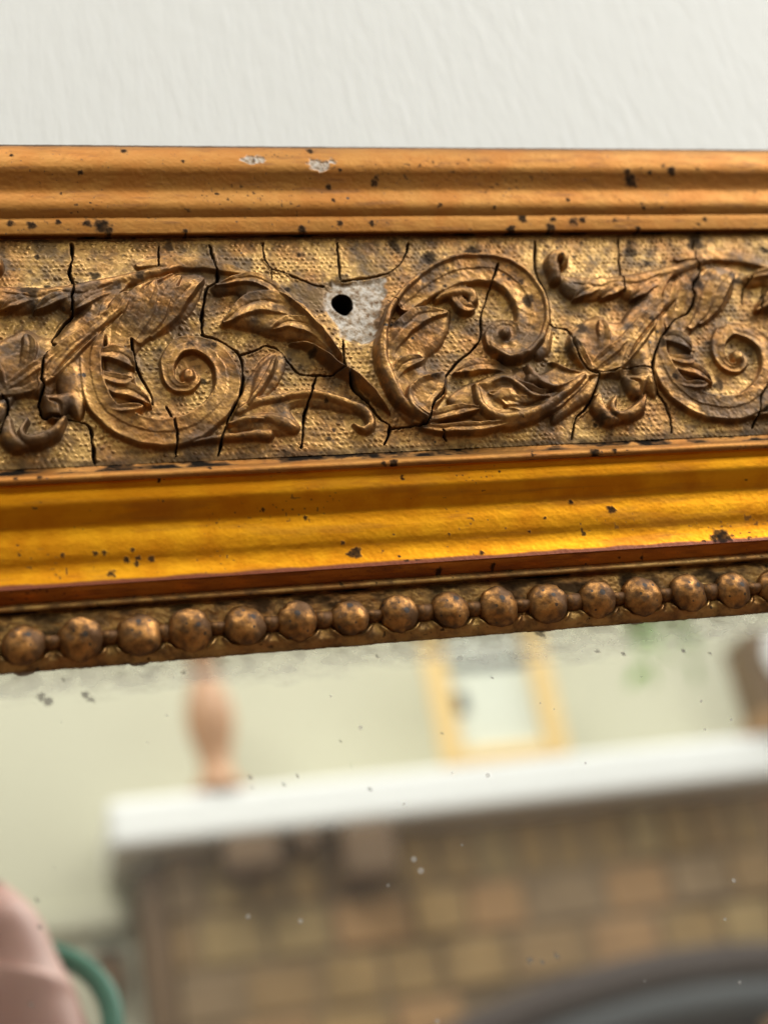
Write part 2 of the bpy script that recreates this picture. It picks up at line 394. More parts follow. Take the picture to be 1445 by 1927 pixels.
lobe('shell_leaf', 3, [(790, 930), (850, 890), (920, 900), (960, 950), (930, 990), (850, 1000), (800, 975)], 1.5, 45)
band('shell_leaf', 3, [(985, 775), (1010, 830), (1055, 862), (1110, 890), (1190, 882), (1300, 815)], [10, 24, 22, 20, 18, 6], 1.7, 'round')
lobe('shell_leaf', 3, [(970, 840), (1000, 805), (1045, 815), (1065, 865), (1020, 890), (980, 880)], 1.6, 30)
band('shell_leaf', 3, [(745, 1020), (820, 1075), (900, 1092), (1010, 1060), (1120, 1000)], [6, 16, 18, 16, 8], 1.2, 'round')
lobe('leaf', 3, [(1110, 740), (1170, 760), (1240, 790), (1310, 800), (1250, 815), (1180, 800)], 1.2, 25)
# ---- fan of leaves before the next scroll
lobe('stem', 4, [(200, 1085), (300, 1010), (400, 905), (480, 862), (475, 930), (430, 1010), (350, 1060), (220, 1135)], 0.75, 45)
lobe('acanthus_leaf', 4, [(320, 650), (400, 640), (470, 570), (520, 620), (600, 630), (690, 595), (770, 500), (845, 425), (870, 440), (780, 580), (680, 690), (610, 790), (590, 845), (500, 838), (410, 820), (345, 745)], 0.75, 70)
band('stem', 4, [(595, 850), (630, 730), (700, 620), (790, 520), (890, 430), (990, 320), (1100, 235)], [24, 40, 44, 44, 40, 30, 10], 1.2, 'ridge')
lobe('sheath', 4, [(235, 300), (330, 300), (480, 300), (620, 290), (760, 262), (900, 225), (1060, 190), (1200, 172), (1120, 215), (1030, 250), (940, 290), (840, 325), (760, 390), (690, 432), (620, 425), (570, 372), (480, 428), (380, 440), (300, 420), (250, 370)], 0.9, 50)
band('sheath', 4, [(225, 320), (205, 250), (215, 195), (255, 180), (275, 215), (262, 250)], [30, 34, 30, 26, 20, 10], 1.5, 'round')
band('curl', 4, [(480, 985), (490, 1060), (540, 1115), (600, 1125)], [16, 34, 32, 10], 1.25, 'round')
band('curl', 4, [(575, 985), (555, 1050), (585, 1095), (650, 1090), (715, 1050), (750, 975)], [10, 16, 22, 30, 28, 8], 1.5, 'round')
lobe('curl', 4, [(620, 875), (700, 862), (775, 858), (765, 920), (735, 975), (690, 1000), (650, 960)], 1.25, 40)

# ---- leaf tips, laid one over the next like shingles
for pts, w in [([(600, 650), (605, 540), (650, 440), (705, 375)], 40), ([(640, 650), (680, 520), (730, 410), (780, 335)], 44), ([(690, 640), (760, 530), (810, 420), (855, 310)], 46),
               ([(750, 620), (840, 520), (890, 400), (985, 285)], 52), ([(820, 590), (920, 500), (985, 400), (1110, 298)], 50),
               ([(548, 690), (610, 690), (670, 720), (718, 775)], 48), ([(545, 790), (610, 830), (670, 850), (722, 835)], 36), ([(550, 850), (630, 880), (720, 910), (822, 972)], 46), ([(570, 950), (640, 990), (720, 1000), (790, 985)], 26)]:
    petal('leaf', 1, pts, w, 1.5)
for pts, w in [([(720, 540), (560, 420), (400, 345), (185, 378)], 46), ([(810, 640), (640, 520), (430, 490), (222, 588)], 78), ([(930, 790), (790, 650), (650, 610), (525, 645)], 50)]:
    petal('acanthus_leaf', 2, pts, w, 1.6)
band('acanthus_leaf', 2, [(560, 425), (660, 505), (760, 595), (850, 685), (940, 800)], [10, 24, 28, 26, 20], 1.95, 'ridge')
for pts, w in [([(215, 790), (260, 640), (390, 520), (540, 486)], 56), ([(245, 860), (290, 790), (350, 755), (430, 738)], 40),
               ([(390, 1060), (500, 1030), (620, 1010), (730, 1005)], 38), ([(430, 1085), (560, 1100), (720, 1105), (890, 1085)], 32)]:
    petal('leaf', 3, pts, w, 1.6)
lobe('leaf', 3, [(340, 900), (400, 840), (470, 822), (535, 808), (552, 850), (525, 930), (475, 990), (458, 1055), (380, 1012), (342, 960)], 1.7, 42, 'scoop')
band('leaf', 3, [(352, 890), (340, 950), (375, 1015), (450, 1062)], [8, 14, 16, 8], 1.75, 'round')
for pts, w in [([(1300, 825), (1150, 950), (960, 990), (790, 925)], 56), ([(1240, 870), (1110, 930), (990, 905), (895, 862)], 36)]:
    petal('shell_leaf', 3, pts, w, 1.55)
for pts, w in [([(440, 840), (400, 790), (350, 720), (318, 652)], 40), ([(480, 780), (505, 700), (505, 620), (478, 556)], 40), ([(420, 840), (550, 800), (680, 660), (852, 422)], 66), ([(425, 838), (490, 775), (560, 725), (645, 655)], 34),
               ([(860, 320), (780, 345), (720, 390), (665, 435)], 34), ([(700, 320), (630, 345), (560, 380), (490, 430)], 36), ([(560, 320), (470, 350), (400, 390), (330, 430)], 36)]:
    petal('acanthus_leaf', 4, pts, w, 1.45)

def width_at(w, n):
    return np.interp(np.linspace(0, 1, n), np.linspace(0, 1, len(w)), w)
def stamp(feat, dx):
    global H
    kind, name, reg = feat[0], feat[1], feat[2]
    s = ZR[reg][2]
    if kind == 'band':
        _, _, _, pts, w, h, mode = feat
        h = h / 1000.0
        C = catmull(cv(reg, pts, h), 10); C[:, 0] += dx
        W = width_at(w, len(C)) / s * MMPX * (1.22 if mode in ('round', 'ridge') else 1.08)
        mg = W.max() * 1.2
    else:
        _, _, _, pts, h, soft, mode, tilt = feat
        h = h / 1000.0
        P0 = cv(reg, pts, h); P0 = np.vstack([P0, P0[:1]])
        # closed catmull
        Q = np.vstack([P0[-2], P0, P0[1]]); C = []
        for i in range(1, len(Q) - 2):
            t = np.linspace(0, 1, 8, endpoint=False)[:, None]
            a, b_, c_, d_ = Q[i - 1], Q[i], Q[i + 1], Q[i + 2]
            C.append(0.5 * ((2 * b_) + (-a + c_) * t + (2 * a - 5 * b_ + 4 * c_ - d_) * t * t + (-a + 3 * b_ - 3 * c_ + d_) * t ** 3))
        C = np.vstack(C + [P0[:1]]); C[:, 0] += dx
        R = soft / s * MMPX; mg = 0.0002
    x0, x1 = C[:, 0].min() - mg, C[:, 0].max() + mg; z0_, z1_ = C[:, 1].min() - mg, C[:, 1].max() + mg
    i0, i1 = np.searchsorted(FX, [x0, x1]); j0, j1 = np.searchsorted(-FZ, [-z1_, -z0_])
    if i1 - i0 < 3 or j1 - j0 < 3: return
    x = GX[j0:j1, i0:i1]; z = GZ[j0:j1, i0:i1]
    wx = x + 0.00012 * vnoise(x * 700, z * 700, 3) + 0.0003 * vnoise(x * 160, z * 160, 13); wz = z + 0.00012 * vnoise(x * 700, z * 700, 4) + 0.0003 * vnoise(x * 160, z * 160, 14)
    best = np.full(x.shape, 1e9); sgn = np.zeros(x.shape); wl = np.full(x.shape, 1e-9); tl = np.zeros(x.shape)
    n = len(C) - 1
    inside = np.zeros(x.shape, bool)
    for k in range(n):
        a = C[k]; b_ = C[k + 1]; ab = b_ - a; L2 = ab @ ab + 1e-18
        t = np.clip(((wx - a[0]) * ab[0] + (wz - a[1]) * ab[1]) / L2, 0, 1)
        ex = wx - (a[0] + t * ab[0]); ez = wz - (a[1] + t * ab[1])
        d2 = ex * ex + ez * ez
        if kind == 'band':
            ww = W[k] + t * (W[k + 1] - W[k])
            key = d2 / (ww * ww)
            m = key < best
            tl[m] = ((k + t) / n)[m]; best[m] = key[m]; sgn[m] = np.sign(ab[0] * ez - ab[1] * ex)[m]; wl[m] = ww[m]
        else:
            m = d2 < best; best[m] = d2[m]
            c = ((a[1] > wz) != (b_[1] > wz))
            if c.any():
                xi = a[0] + (wz - a[1]) / (b_[1] - a[1] + 1e-18) * ab[0]
                inside ^= c & (wx < xi)
    if kind == 'band':
        u = np.sqrt(best); ok = u < 1
        taper = np.clip(wl / (0.55 * W.max()), 0.35, 1) ** 0.5
        if mode == 'petal':
            taper = 0.50 + 0.50 * sstep(0.0, 0.75, tl) - 0.12 * sstep(0.85, 1.0, tl)
            f = (0.80 + 0.20 * u ** 1.6) * np.sqrt(np.clip((1 - u) / 0.20, 0, 1)) - 0.10 * np.exp(-(u / 0.10) ** 2)
        elif mode == 'round': f = np.sqrt(np.clip(1 - u ** 2.6, 0, 1))
        elif mode == 'ridge': f = np.clip(1 - u, 0, 1) ** 0.75
        elif mode == 'flat': f = 1 - np.clip((u - 0.72) / 0.28, 0, 1) ** 2 + 0.10 * u
        elif mode == 'channel':
            su = u * sgn
            f = 0.68 + 0.32 * np.abs(su) ** 3.5
            f = f * np.where(su > 0, 1.0, 0.85)
            f = f * np.sqrt(np.clip((1 - u) / 0.16, 0, 1))
        v = h * taper * f
    else:
        dd = np.sqrt(best); ok = inside; q = np.clip(dd / R, 0, 1)
        if mode == 'dome': f = np.sqrt(1 - (1 - q) ** 2)
        else:
            rim = np.clip(dd / (0.22 * R), 0, 1)
            f = np.sqrt(1 - (1 - rim) ** 2) * (1.0 - 0.28 * sstep(0.15, 1.0, q))
        v = h * f
    sub = H[j0:j1, i0:i1]; idd = ID[j0:j1, i0:i1]
    up = ok & (v > sub)
    if up.sum() < 8: return
    names.append(name); idd[up] = len(names) - 1
    # smooth union
    k_ = 0.00012
    hh = np.clip(0.5 + 0.5 * (v - sub) / k_, 0, 1)
    sm = sub * (1 - hh) + v * hh + k_ * hh * (1 - hh)
    H[j0:j1, i0:i1] = np.where(ok, np.maximum(sm, sub), sub)

GROOVES = [
 (2, [(520, 680), (640, 712), (745, 730), (850, 800)], 16, 0.6), (3, [(860, 1010), (980, 1000), (1090, 960)], 14, 0.4), (3, [(1090, 930), (1180, 905), (1260, 850)], 10, 0.45),
 (4, [(640, 780), (700, 680), (800, 560), (900, 460)], 12, 0.5), (4, [(330, 350), (480, 370), (560, 340), (700, 350), (820, 300)], 14, 0.2), (4, [(650, 900), (700, 920), (720, 970)], 12, 0.4), (4, [(230, 250), (240, 210)], 12, 0.4),
]
def groove(reg, pts, wd, dep, dx):
    C = catmull(cv(reg, pts, 0.001), 8); C[:, 0] += dx; W = wd / ZR[reg][2] * MMPX
    i0, i1 = np.searchsorted(FX, [C[:, 0].min() - 2 * W, C[:, 0].max() + 2 * W]); j0, j1 = np.searchsorted(-FZ, [-C[:, 1].max() - 2 * W, -C[:, 1].min() + 2 * W])
    if i1 - i0 < 3 or j1 - j0 < 3: return
    x = GX[j0:j1, i0:i1]; z = GZ[j0:j1, i0:i1]; best = np.full(x.shape, 1e9); n = len(C) - 1
    for k in range(n):
        a = C[k]; ab = C[k + 1] - a; t = np.clip(((x - a[0]) * ab[0] + (z - a[1]) * ab[1]) / (ab @ ab + 1e-18), 0, 1)
        ww = W * (0.35 + 0.65 * math.sin(math.pi * min(1, max(0, (k + 0.5) / n))))
        best = np.minimum(best, np.hypot(x - a[0] - t * ab[0], z - a[1] - t * ab[1]) / ww)
    cut = dep / 1000 * np.clip(1 - best, 0, 1) ** 0.8
    sub = H[j0:j1, i0:i1]
    H[j0:j1, i0:i1] = np.where(sub > 0.0003, np.maximum(sub - cut, 0.0002), sub)

# repeat of the pattern along the rail (left scroll edge to right scroll edge)
PERIOD = at(970 + 785 / 3.0421, 420 + 760 / 3.0421, PF)[0] - at(470 / 2.89, 420 + 820 / 2.89, PF)[0]
for rep in (-1, 0, 1):
    for ft in FEATURES: stamp(ft, rep * PERIOD)
for rep in (-1, 0, 1):
    for g_ in GROOVES: groove(*g_, rep * PERIOD)

def blur(A, n=1):
    for _ in range(n):
        B = A.copy(); B[1:-1] = (A[:-2] + 2 * A[1:-1] + A[2:]) / 4
        A = B.copy(); A[:, 1:-1] = (B[:, :-2] + 2 * B[:, 1:-1] + B[:, 2:]) / 4
    return A
def boxblur(A, r, n=3):
    for _ in range(n):
        for axis in (0, 1):
            B = np.concatenate([np.repeat(A.take([0], axis), r + 1, axis), A, np.repeat(A.take([-1], axis), r, axis)], axis)
            c = np.cumsum(B, axis); m = A.shape[axis]
            hi = c.take(np.arange(2 * r + 1, 2 * r + 1 + m), axis); lo = c.take(np.arange(0, m), axis)
            A = (hi - lo) / (2 * r + 1)
    return A
HO = blur(H, 1)
H = 1.2 * HO + 0.5 * boxblur(HO, 7)          # the ornament swells out of the ground rather than sitting on it
# rounded, hand-worked unevenness of the ornament
H += 0.00022 * fbm(GX * 330, GZ * 330, 21, 4) * sstep(0.0002, 0.0009, HO)
H += 0.00010 * fbm(GX * 90, GZ * 90, 22, 2)
# punched ground: little pips in rows
pit = 0.00088
r_ = np.round(GZ / pit); xo = GX + 0.5 * pit * (r_ % 2) + 0.00034 * vnoise(GX * 420, GZ * 420, 5)
zo = GZ + 0.00032 * vnoise(GX * 420, GZ * 420, 6)
cxn = np.round(xo / pit); prad = pit * (0.34 + 0.08 * vnoise(cxn * 1.0 + 0.5, r_ * 1.0, 7)); du = (xo - cxn * pit) / prad; dv = (zo - r_ * pit) / prad
pip = np.sqrt(np.clip(1 - du * du - dv * dv, 0, 1))
amp = 0.00017 * (0.60 + 0.6 * vnoise(cxn * 1.0, r_ * 1.0, 8)) * (0.65 + 0.9 * fbm(GX * 170, GZ * 170, 9, 3))
ground = 1 - sstep(0.00010, 0.00040, HO)
H += pip * np.clip(amp, 0, 1) * ground
H += 0.00009 * fbm(GX * 1100, GZ * 1100, 15, 3)

# ---- age cracks across the composition
CRACKS = [
 (1, [(393, 100), (392, 200), (380, 260), (400, 340), (392, 420), (395, 500), (340, 560), (285, 650), (300, 690), (245, 740), (228, 850), (240, 900), (215, 980), (255, 1055), (400, 1065), (490, 1095), (505, 1180), (520, 1290)], 9),
 (1, [(865, 110), (862, 245)], 5),
 (1, [(1142, 110), (1165, 210), (1185, 300), (1130, 350), (1110, 440), (1100, 520), (1103, 600)], 10),
 (1, [(1103, 600), (1215, 640), (1300, 710), (1325, 830), (1300, 950), (1250, 1040), (1215, 1150), (1190, 1250)], 8),
 (1, [(715, 640), (735, 750), (770, 830), (820, 920), (835, 980)], 8),
 (1, [(910, 985), (945, 1060), (965, 1160), (962, 1255)], 7),
 (1, [(0, 1150), (30, 1060), (45, 980), (10, 935)], 8),
 (2, [(468, 105), (475, 190), (520, 265), (590, 285), (690, 330), (790, 365), (840, 370)], 8),
 (2, [(520, 265), (520, 370)], 4),
 (2, [(915, 105), (922, 200), (935, 330)], 10),
 (2, [(1345, 105), (1325, 190), (1270, 265), (1190, 305), (1080, 325), (940, 340)], 8),
 (2, [(340, 790), (420, 760), (490, 735), (560, 760), (620, 830), (690, 900), (790, 910), (900, 908), (970, 890)], 7),
 (2, [(790, 915), (765, 1000), (735, 1100), (715, 1170), (712, 1250), (700, 1345)], 8),
 (2, [(955, 700), (955, 800), (975, 890), (1010, 980), (1090, 1060), (1130, 1110), (1180, 1170), (1240, 1215), (1205, 1320)], 12),
 (3, [(245, 1105), (350, 1095), (440, 1090), (470, 1000), (530, 925), (535, 850), (600, 760), (690, 680), (735, 620), (740, 500), (770, 400), (790, 330), (818, 240)], 8),
 (3, [(1033, 90), (1035, 250), (1070, 330), (1105, 430), (1110, 510), (1125, 555), (1210, 575), (1225, 660), (1260, 740), (1320, 805), (1375, 830), (1350, 920), (1310, 1000), (1260, 1050), (1240, 1160)], 9),
 (3, [(530, 1130), (555, 1170)], 9),
 (3, [(235, 415), (300, 480)], 3),
 (4, [(592, 80), (595, 230), (608, 330), (615, 410)], 7),
 (4, [(1022, 90), (1018, 190), (1045, 260), (1030, 330), (990, 390), (1005, 450), (975, 530), (900, 570), (830, 660), (790, 760), (770, 850), (810, 950), (860, 1020), (895, 1110), (900, 1190)], 9),
 (4, [(430, 845), (520, 860), (620, 840), (700, 835), (775, 850)], 5),
 (4, [(1340, 320), (1305, 380), (1300, 460)], 6),
 (4, [(1420, 360), (1395, 450), (1385, 520)], 6),
 (4, [(1440, 930), (1400, 1000), (1395, 1070), (1365, 1160)], 6),
]
CR = np.zeros_like(GX)
for ci, (reg, pts, wd) in enumerate(CRACKS):
    C = catmull(cv(reg, pts, 0.0), 10)
    n = len(C)
    C = C + 0.00010 * np.column_stack([vnoise(np.arange(n) * 0.45, np.full(n, ci * 3.1), 61), vnoise(np.arange(n) * 0.45, np.full(n, ci * 3.1), 62)])
    W = wd / ZR[reg][2] * MMPX * (0.60 + 0.42 * vnoise(np.arange(n) * 0.22, np.full(n, ci * 1.7), 63)); W[0] *= 0.8; W[-1] *= 0.35
    for k in range(n - 1):
        a = C[k]; b_ = C[k + 1]; mg = 0.0006
        i0, i1 = np.searchsorted(FX, [min(a[0], b_[0]) - mg, max(a[0], b_[0]) + mg]); j0, j1 = np.searchsorted(-FZ, [-max(a[1], b_[1]) - mg, -min(a[1], b_[1]) + mg])
        if i1 <= i0 or j1 <= j0: continue
        x = GX[j0:j1, i0:i1]; z = GZ[j0:j1, i0:i1]; ab = b_ - a; L2 = ab @ ab + 1e-18
        t = np.clip(((x - a[0]) * ab[0] + (z - a[1]) * ab[1]) / L2, 0, 1)
        d = np.hypot(x - a[0] - t * ab[0], z - a[1] - t * ab[1]) / (W[k] + t * (W[k + 1] - W[k]))
        CR[j0:j1, i0:i1] = np.maximum(CR[j0:j1, i0:i1], 1 - sstep(0.55, 1.15, d))
H -= 0.0012 * CR
H += 0.00016 * (boxblur(CR, 4, 2) > 0.12) * (1 - CR) * np.clip(vnoise(GX * 250, GZ * 250, 64), 0, 1)
# ---- where the composition has broken away: bare gesso and a nail hole
def poly_in(P, x, z):
    ins = np.zeros(x.shape, bool); best = np.full(x.shape, 1e9)
    for k in range(len(P)):
        a = P[k]; b_ = P[(k + 1) % len(P)]; ab = b_ - a
        t = np.clip(((x - a[0]) * ab[0] + (z - a[1]) * ab[1]) / (ab @ ab), 0, 1)
        best = np.minimum(best, np.hypot(x - a[0] - t * ab[0], z - a[1] - t * ab[1]))
        c = ((a[1] > z) != (b_[1] > z)); xi = a[0] + (z - a[1]) / (b_[1] - a[1] + 1e-18) * ab[0]
        ins ^= c & (x < xi)
    return np.where(ins, best, -best)
GP = cv(2, [(842, 395), (890, 352), (960, 365), (1040, 345), (1120, 352), (1190, 345), (1202, 420), (1172, 520), (1150, 600), (1132, 690), (1065, 735), (995, 715), (940, 680), (905, 610), (850, 530), (832, 450)], -0.0006)
i0, i1 = np.searchsorted(FX, [GP[:, 0].min() - 0.002, GP[:, 0].max() + 0.002]); j0, j1 = np.searchsorted(-FZ, [-GP[:, 1].max() - 0.002, -GP[:, 1].min() + 0.002])
x = GX[j0:j1, i0:i1]; z = GZ[j0:j1, i0:i1]
sd = poly_in(GP, x + 0.0003 * fbm(x * 700, z * 700, 81, 3), z + 0.0003 * fbm(x * 700, z * 700, 82, 3))
ges = np.zeros_like(GX)
inn = sstep(-0.0004, 0.0005, sd + 0.0003 * fbm(x * 500, z * 500, 87, 3))
ges[j0:j1, i0:i1] = sstep(-0.0001, 0.0005, sd + 0.0002 + 0.0011 * fbm(x * 300, z * 300, 85, 4)) * (0.92 + 0.3 * fbm(x * 800, z * 800, 86, 3))
ges = np.clip(ges, 0, 1)
fl = -0.00040 + 0.00022 * fbm(x * 650, z * 650, 83, 4)
# dished margin round the break where the ornament is worn smooth
mar = sstep(-0.0011, 0.0, sd)
H[j0:j1, i0:i1] = H[j0:j1, i0:i1] * (1 - 0.6 * mar) + 0.6 * mar * np.minimum(H[j0:j1, i0:i1], -0.0001)
H[j0:j1, i0:i1] = H[j0:j1, i0:i1] * (1 - inn) + fl * inn
hc = cv(2, [(948, 482)], -0.0006)[0]
hx = (GX - hc[0]) / 0.00165; hz = (GZ - hc[1]) / 0.0019
hd = np.hypot(hx, hz) + 0.10 * vnoise(GX * 900, GZ * 900, 91)
hole = 1 - sstep(0.86, 1.05, hd)
H -= 0.011 * hole
ges *= sstep(1.06, 1.16, hd)
grime_dark = np.clip(1.0 * CR, 0, 1)
grime_dark = np.maximum(grime_dark, 1 - sstep(1.08, 1.16, hd))  # nail hole painted black inside, in place of its shade
# grime stains with shapes of their own
st = fbm(GX * 230, GZ * 230, 101, 5)
grime_dark = np.maximum(grime_dark, 0.75 * sstep(0.42, 0.62, st) * (1 - ges))
FSP = [(3, 885, 310, 18), (3, 950, 330, 26), (3, 455, 350, 16), (3, 537, 352, 15), (3, 1010, 430, 16), (3, 470, 845, 26), (1, 1035, 655, 30), (1, 1165, 660, 22), (1, 430, 320, 16), (1, 1110, 840, 26),
       (1, 205, 160, 22), (1, 260, 330, 28), (1, 160, 355, 22), (1, 520, 265, 40), (1, 760, 280, 40), (2, 765, 785, 34), (2, 690, 165, 24), (2, 850, 1065, 20), (2, 870, 1268, 22), (2, 905, 1220, 18), (2, 620, 380, 30),
       (4, 345, 170, 22), (4, 475, 1130, 22), (4, 910, 880, 26), (4, 1440, 130, 40), (4, 770, 560, 26), (3, 700, 130, 60), (3, 470, 170, 60), (3, 260, 560, 40)]
sp = spot_field(GX, GZ, [(ZR[r][0] + a / ZR[r][2], ZR[r][1] + b / ZR[r][2], 0.72 * q / ZR[r][2]) for r, a, b, q in FSP], PF + 0.0006)
grime_dark = np.maximum(grime_dark, 0.9 * sp * (1 - ges))
# darker along both long edges of the panel
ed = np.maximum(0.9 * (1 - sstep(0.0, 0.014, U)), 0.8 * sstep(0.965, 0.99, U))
grime_dark = np.maximum(grime_dark, ed * (0.55 + 0.45 * fbm(GX * 300, GZ * 600, 111, 3)))

BROWN_SPOTS = [(700, 480, 45), (790, 470, 50), (880, 600, 45), (940, 620, 40), (830, 700, 45), (770, 600, 35), (960, 690, 40), (1060, 560, 45), (1090, 640, 40), (1020, 520, 30), (1290, 640, 50), (1330, 600, 45), (1400, 660, 40), (1180, 700, 40), (1210, 580, 30),
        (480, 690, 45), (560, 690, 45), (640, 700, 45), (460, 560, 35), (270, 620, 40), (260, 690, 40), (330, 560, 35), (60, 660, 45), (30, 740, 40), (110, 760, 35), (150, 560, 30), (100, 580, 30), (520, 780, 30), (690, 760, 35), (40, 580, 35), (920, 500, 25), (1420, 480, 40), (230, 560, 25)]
brown_mask = spot_field(GX, GZ, BROWN_SPOTS, PF)  # brown patches set by hand over the frieze
brown_mask = np.clip(brown_mask * (0.55 + 0.9 * fbm(GX * 260, GZ * 260, 151, 5)), 0, 0.88)
brown_mask = np.maximum(brown_mask, 0.68 * sstep(0.10, 0.42, fbm(GX * 160, GZ * 160, 152, 5)))
brown_mask *= (1 - ges)
Y = -(BASE + H)
V = np.stack([GX, Y, GZ], -1)
du_ = np.gradient(V, axis=1); dv_ = np.gradient(V, axis=0)
NRM = np.cross(dv_.reshape(-1, 3), du_.reshape(-1, 3)); NRM /= np.linalg.norm(NRM, axis=1)[:, None] + 1e-20
V = V.reshape(-1, 3)
FQ = grid_faces(*GX.shape); nr, nc = FQ.shape[:2]; FQ = FQ.reshape(-1, 4)
if NRM[:, 1].mean() > 0: NRM = -NRM
fid = ID[:-1, :-1].reshape(-1)
FRIEZE = None
zero = np.zeros(len(V), np.float32)
for k, nm in enumerate(names):
    sel = FQ[fid == k]
    if len(sel) < (60 if k else 1):
        if k and len(sel): fid[fid == k] = 0
names_alive = [k for k in range(1, len(names)) if (fid == k).any()]
for k in [0] + names_alive:
    sel = FQ[fid == k]
    uq, inv = np.unique(sel, return_inverse=True)
    me = np_mesh(names[k], V[uq], inv.reshape(-1, 4), dict(grime_dark=grime_dark.ravel()[uq], gesso=ges.ravel()[uq], bole=brown_mask.ravel()[uq]), NRM[uq])  # the bole channel carries the brown patches here
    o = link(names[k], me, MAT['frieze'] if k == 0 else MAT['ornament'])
    if k == 0: FRIEZE = under(o)
    else: o.parent = FRIEZE

# ------------------------------------------------------------------ cove, step, bead course
extrude('frieze_lip', [(850, 16.3), (853, 16.35), (860, 16.75), (864, 17.2), (868, 17.45), (874, 17.4), (879, 17.0)], MAT['outer'], seed=21,
        spots=[(1119, 851, 10), (1156, 848, 5), (722, 872, 6), (742, 873, 8), (395, 880, 4), (75, 898, 4), (30, 900, 4)],
        dark_bias=edge_dark(0.0, 0.42, 1.0, 72))  # grime caught in the bevel
def cove_edge(X, S, L):
    e = sstep(-0.00045, 0.00005, S - L + 0.00045 + 0.00028 * fbm(X * 210, S * 60, 131, 4))
    rub = 0.22 * sstep(0.25, 0.55, fbm(X * 55, S * 420, 133, 5))          # clay showing through where the leaf is rubbed
    return np.maximum(e, rub)
extrude('cove', [(879, 17.0), (884, 16.4), (893, 15.9), (905, 15.85), (918, 15.7), (930, 15.2), (944, 14.35), (957, 13.7), (970, 13.5), (990, 13.45), (1010, 13.25), (1026, 12.95), (1042, 12.9), (1064, 13.1)],
        MAT['cove'], seed=31, dents=0.00002, wob=0.00006, bole=cove_edge,
        spots=[(1357, 1008, 16), (1343, 1013, 8), (1370, 1012, 9), (672, 1040, 10), (660, 1043, 7), (645, 1022, 4), (210, 1079, 8), (285, 1052, 6), (260, 1050, 5), (238, 1054, 6), (258, 1061, 5), (250, 1035, 4), (197, 1040, 5), (180, 1042, 5), (118, 1045, 4),
               (1150, 960, 9), (906, 1040, 5), (1073, 945, 5), (995, 1000, 3), (575, 975, 4), (1025, 975, 3), (845, 1005, 3), (300, 905, 3), (495, 960, 3)])
extrude('red_step', [(1064, 13.1), (1066, 12.75, 1), (1073, 12.2), (1082, 11.45), (1089, 10.9)], MAT['bole'], seed=41,
        spots=[(900, 1085, 9), (925, 1070, 5), (1205, 1052, 4), (825, 1080, 6)])
extrude('bead_fillet', [(1089, 10.9), (1091, 11.1, 1), (1096, 11.25), (1102, 11.1), (1105, 10.3, 1), (1108, 9.9)], MAT['frieze'], seed=51, dark_bias=edge_dark(0.82, 1.0, 1.0, 73))

PB = 0.0098
BEADS = [(45, 1212, 38), (153, 1199, 39), (264, 1190, 38), (360, 1181, 37), (462, 1170, 38), (560, 1162, 38), (660, 1155, 36), (752, 1148, 37), (850, 1141, 37), (941, 1138, 35),
         (1031, 1130, 36), (1126, 1123, 31), (1210, 1117, 33), (1298, 1111, 32), (1382, 1107, 31), (1460, 1100, 31)]
BX = [(*at(a, b, PB + 0.0012), r) for a, b, r in BEADS]
lastx = BX[-1][0]; firstx = BX[0][0]; zline = np.polyfit([b[0] for b in BX], [b[1] for b in BX], 1)
bz = float(np.mean([b[1] for b in BX]))
BC = [(x, bz + 0.5 * (z - bz), 0.0031 * (1 + 0.06 * math.sin(7 * i))) for i, (x, z, r) in enumerate(BX)]
BC[11] = (BC[11][0], BC[11][1], 0.0030)
step_b = 0.0092
for k in range(1, 8): BC.insert(0, (firstx - k * step_b, bz, 0.0034))
for k in range(1, 9): BC.append((lastx + k * step_b, bz, 0.0034))
ZLIP = at(722.5, 1205, 0.0088)[1]
def collars(X, Z):
    out = np.zeros_like(X)
    for (x, z, r) in BC:
        m = abs(X - x) < 2 * r
        d = np.hypot(X[m] - x, Z[m] - z) / r
        low = sstep(0.2, 0.8, (z - Z[m]) / r)
        v = 0.00055 * np.exp(-((d - 1.14) / 0.10) ** 2) * low * sstep(ZLIP + 0.0004, ZLIP + 0.0010, Z[m])
        out[m] = np.maximum(out[m], v)
    return out
extrude('bead_course', [(1108, 9.9), (1112, 10.0), (1120, 10.0), (1135, 9.8), (1155, 9.6), (1172, 9.6), (1184, 9.7), (1191, 9.7), (1198, 9.5), (1205, 9.1), (1210, 8.6), (1211.5, 8.0)],
        MAT['frieze'], seed=61, dents=0.00009, relief=collars, dark_bias=edge_dark(0.05, 0.5, 0.8, 74))

def bead_mesh(seed, r):
    nu, nv = 34, 22; v = []; f = []
    th = np.linspace(0, math.pi, nv); ph = np.linspace(0, 2 * math.pi, nu, endpoint=False)
    T, Pp = np.meshgrid(th, ph, indexing='ij')
    x = np.sin(T) * np.cos(Pp); y = np.sin(T) * np.sin(Pp); z = np.cos(T)
    d = 1 + 0.07 * fbm(x * 2.2 + 3 * seed, z * 2.2 + y, 200 + seed, 3) + 0.035 * vnoise(x * 5 + seed, z * 6 + 2 * y, 300 + seed) - 0.16 * np.clip(vnoise(x * 2.6 + 5 * seed, z * 2.6, 400 + seed) - 0.45, 0, 1)
    V = np.stack([x * d * r, y * d * r * 0.7, z * d * r], -1).reshape(-1, 3)
    F_ = [[i * nu + j, (i + 1) * nu + j, (i + 1) * nu + (j + 1) % nu, i * nu + (j + 1) % nu] for i in range(nv - 1) for j in range(nu)]
    return np_mesh('bead', V, np.array(F_))
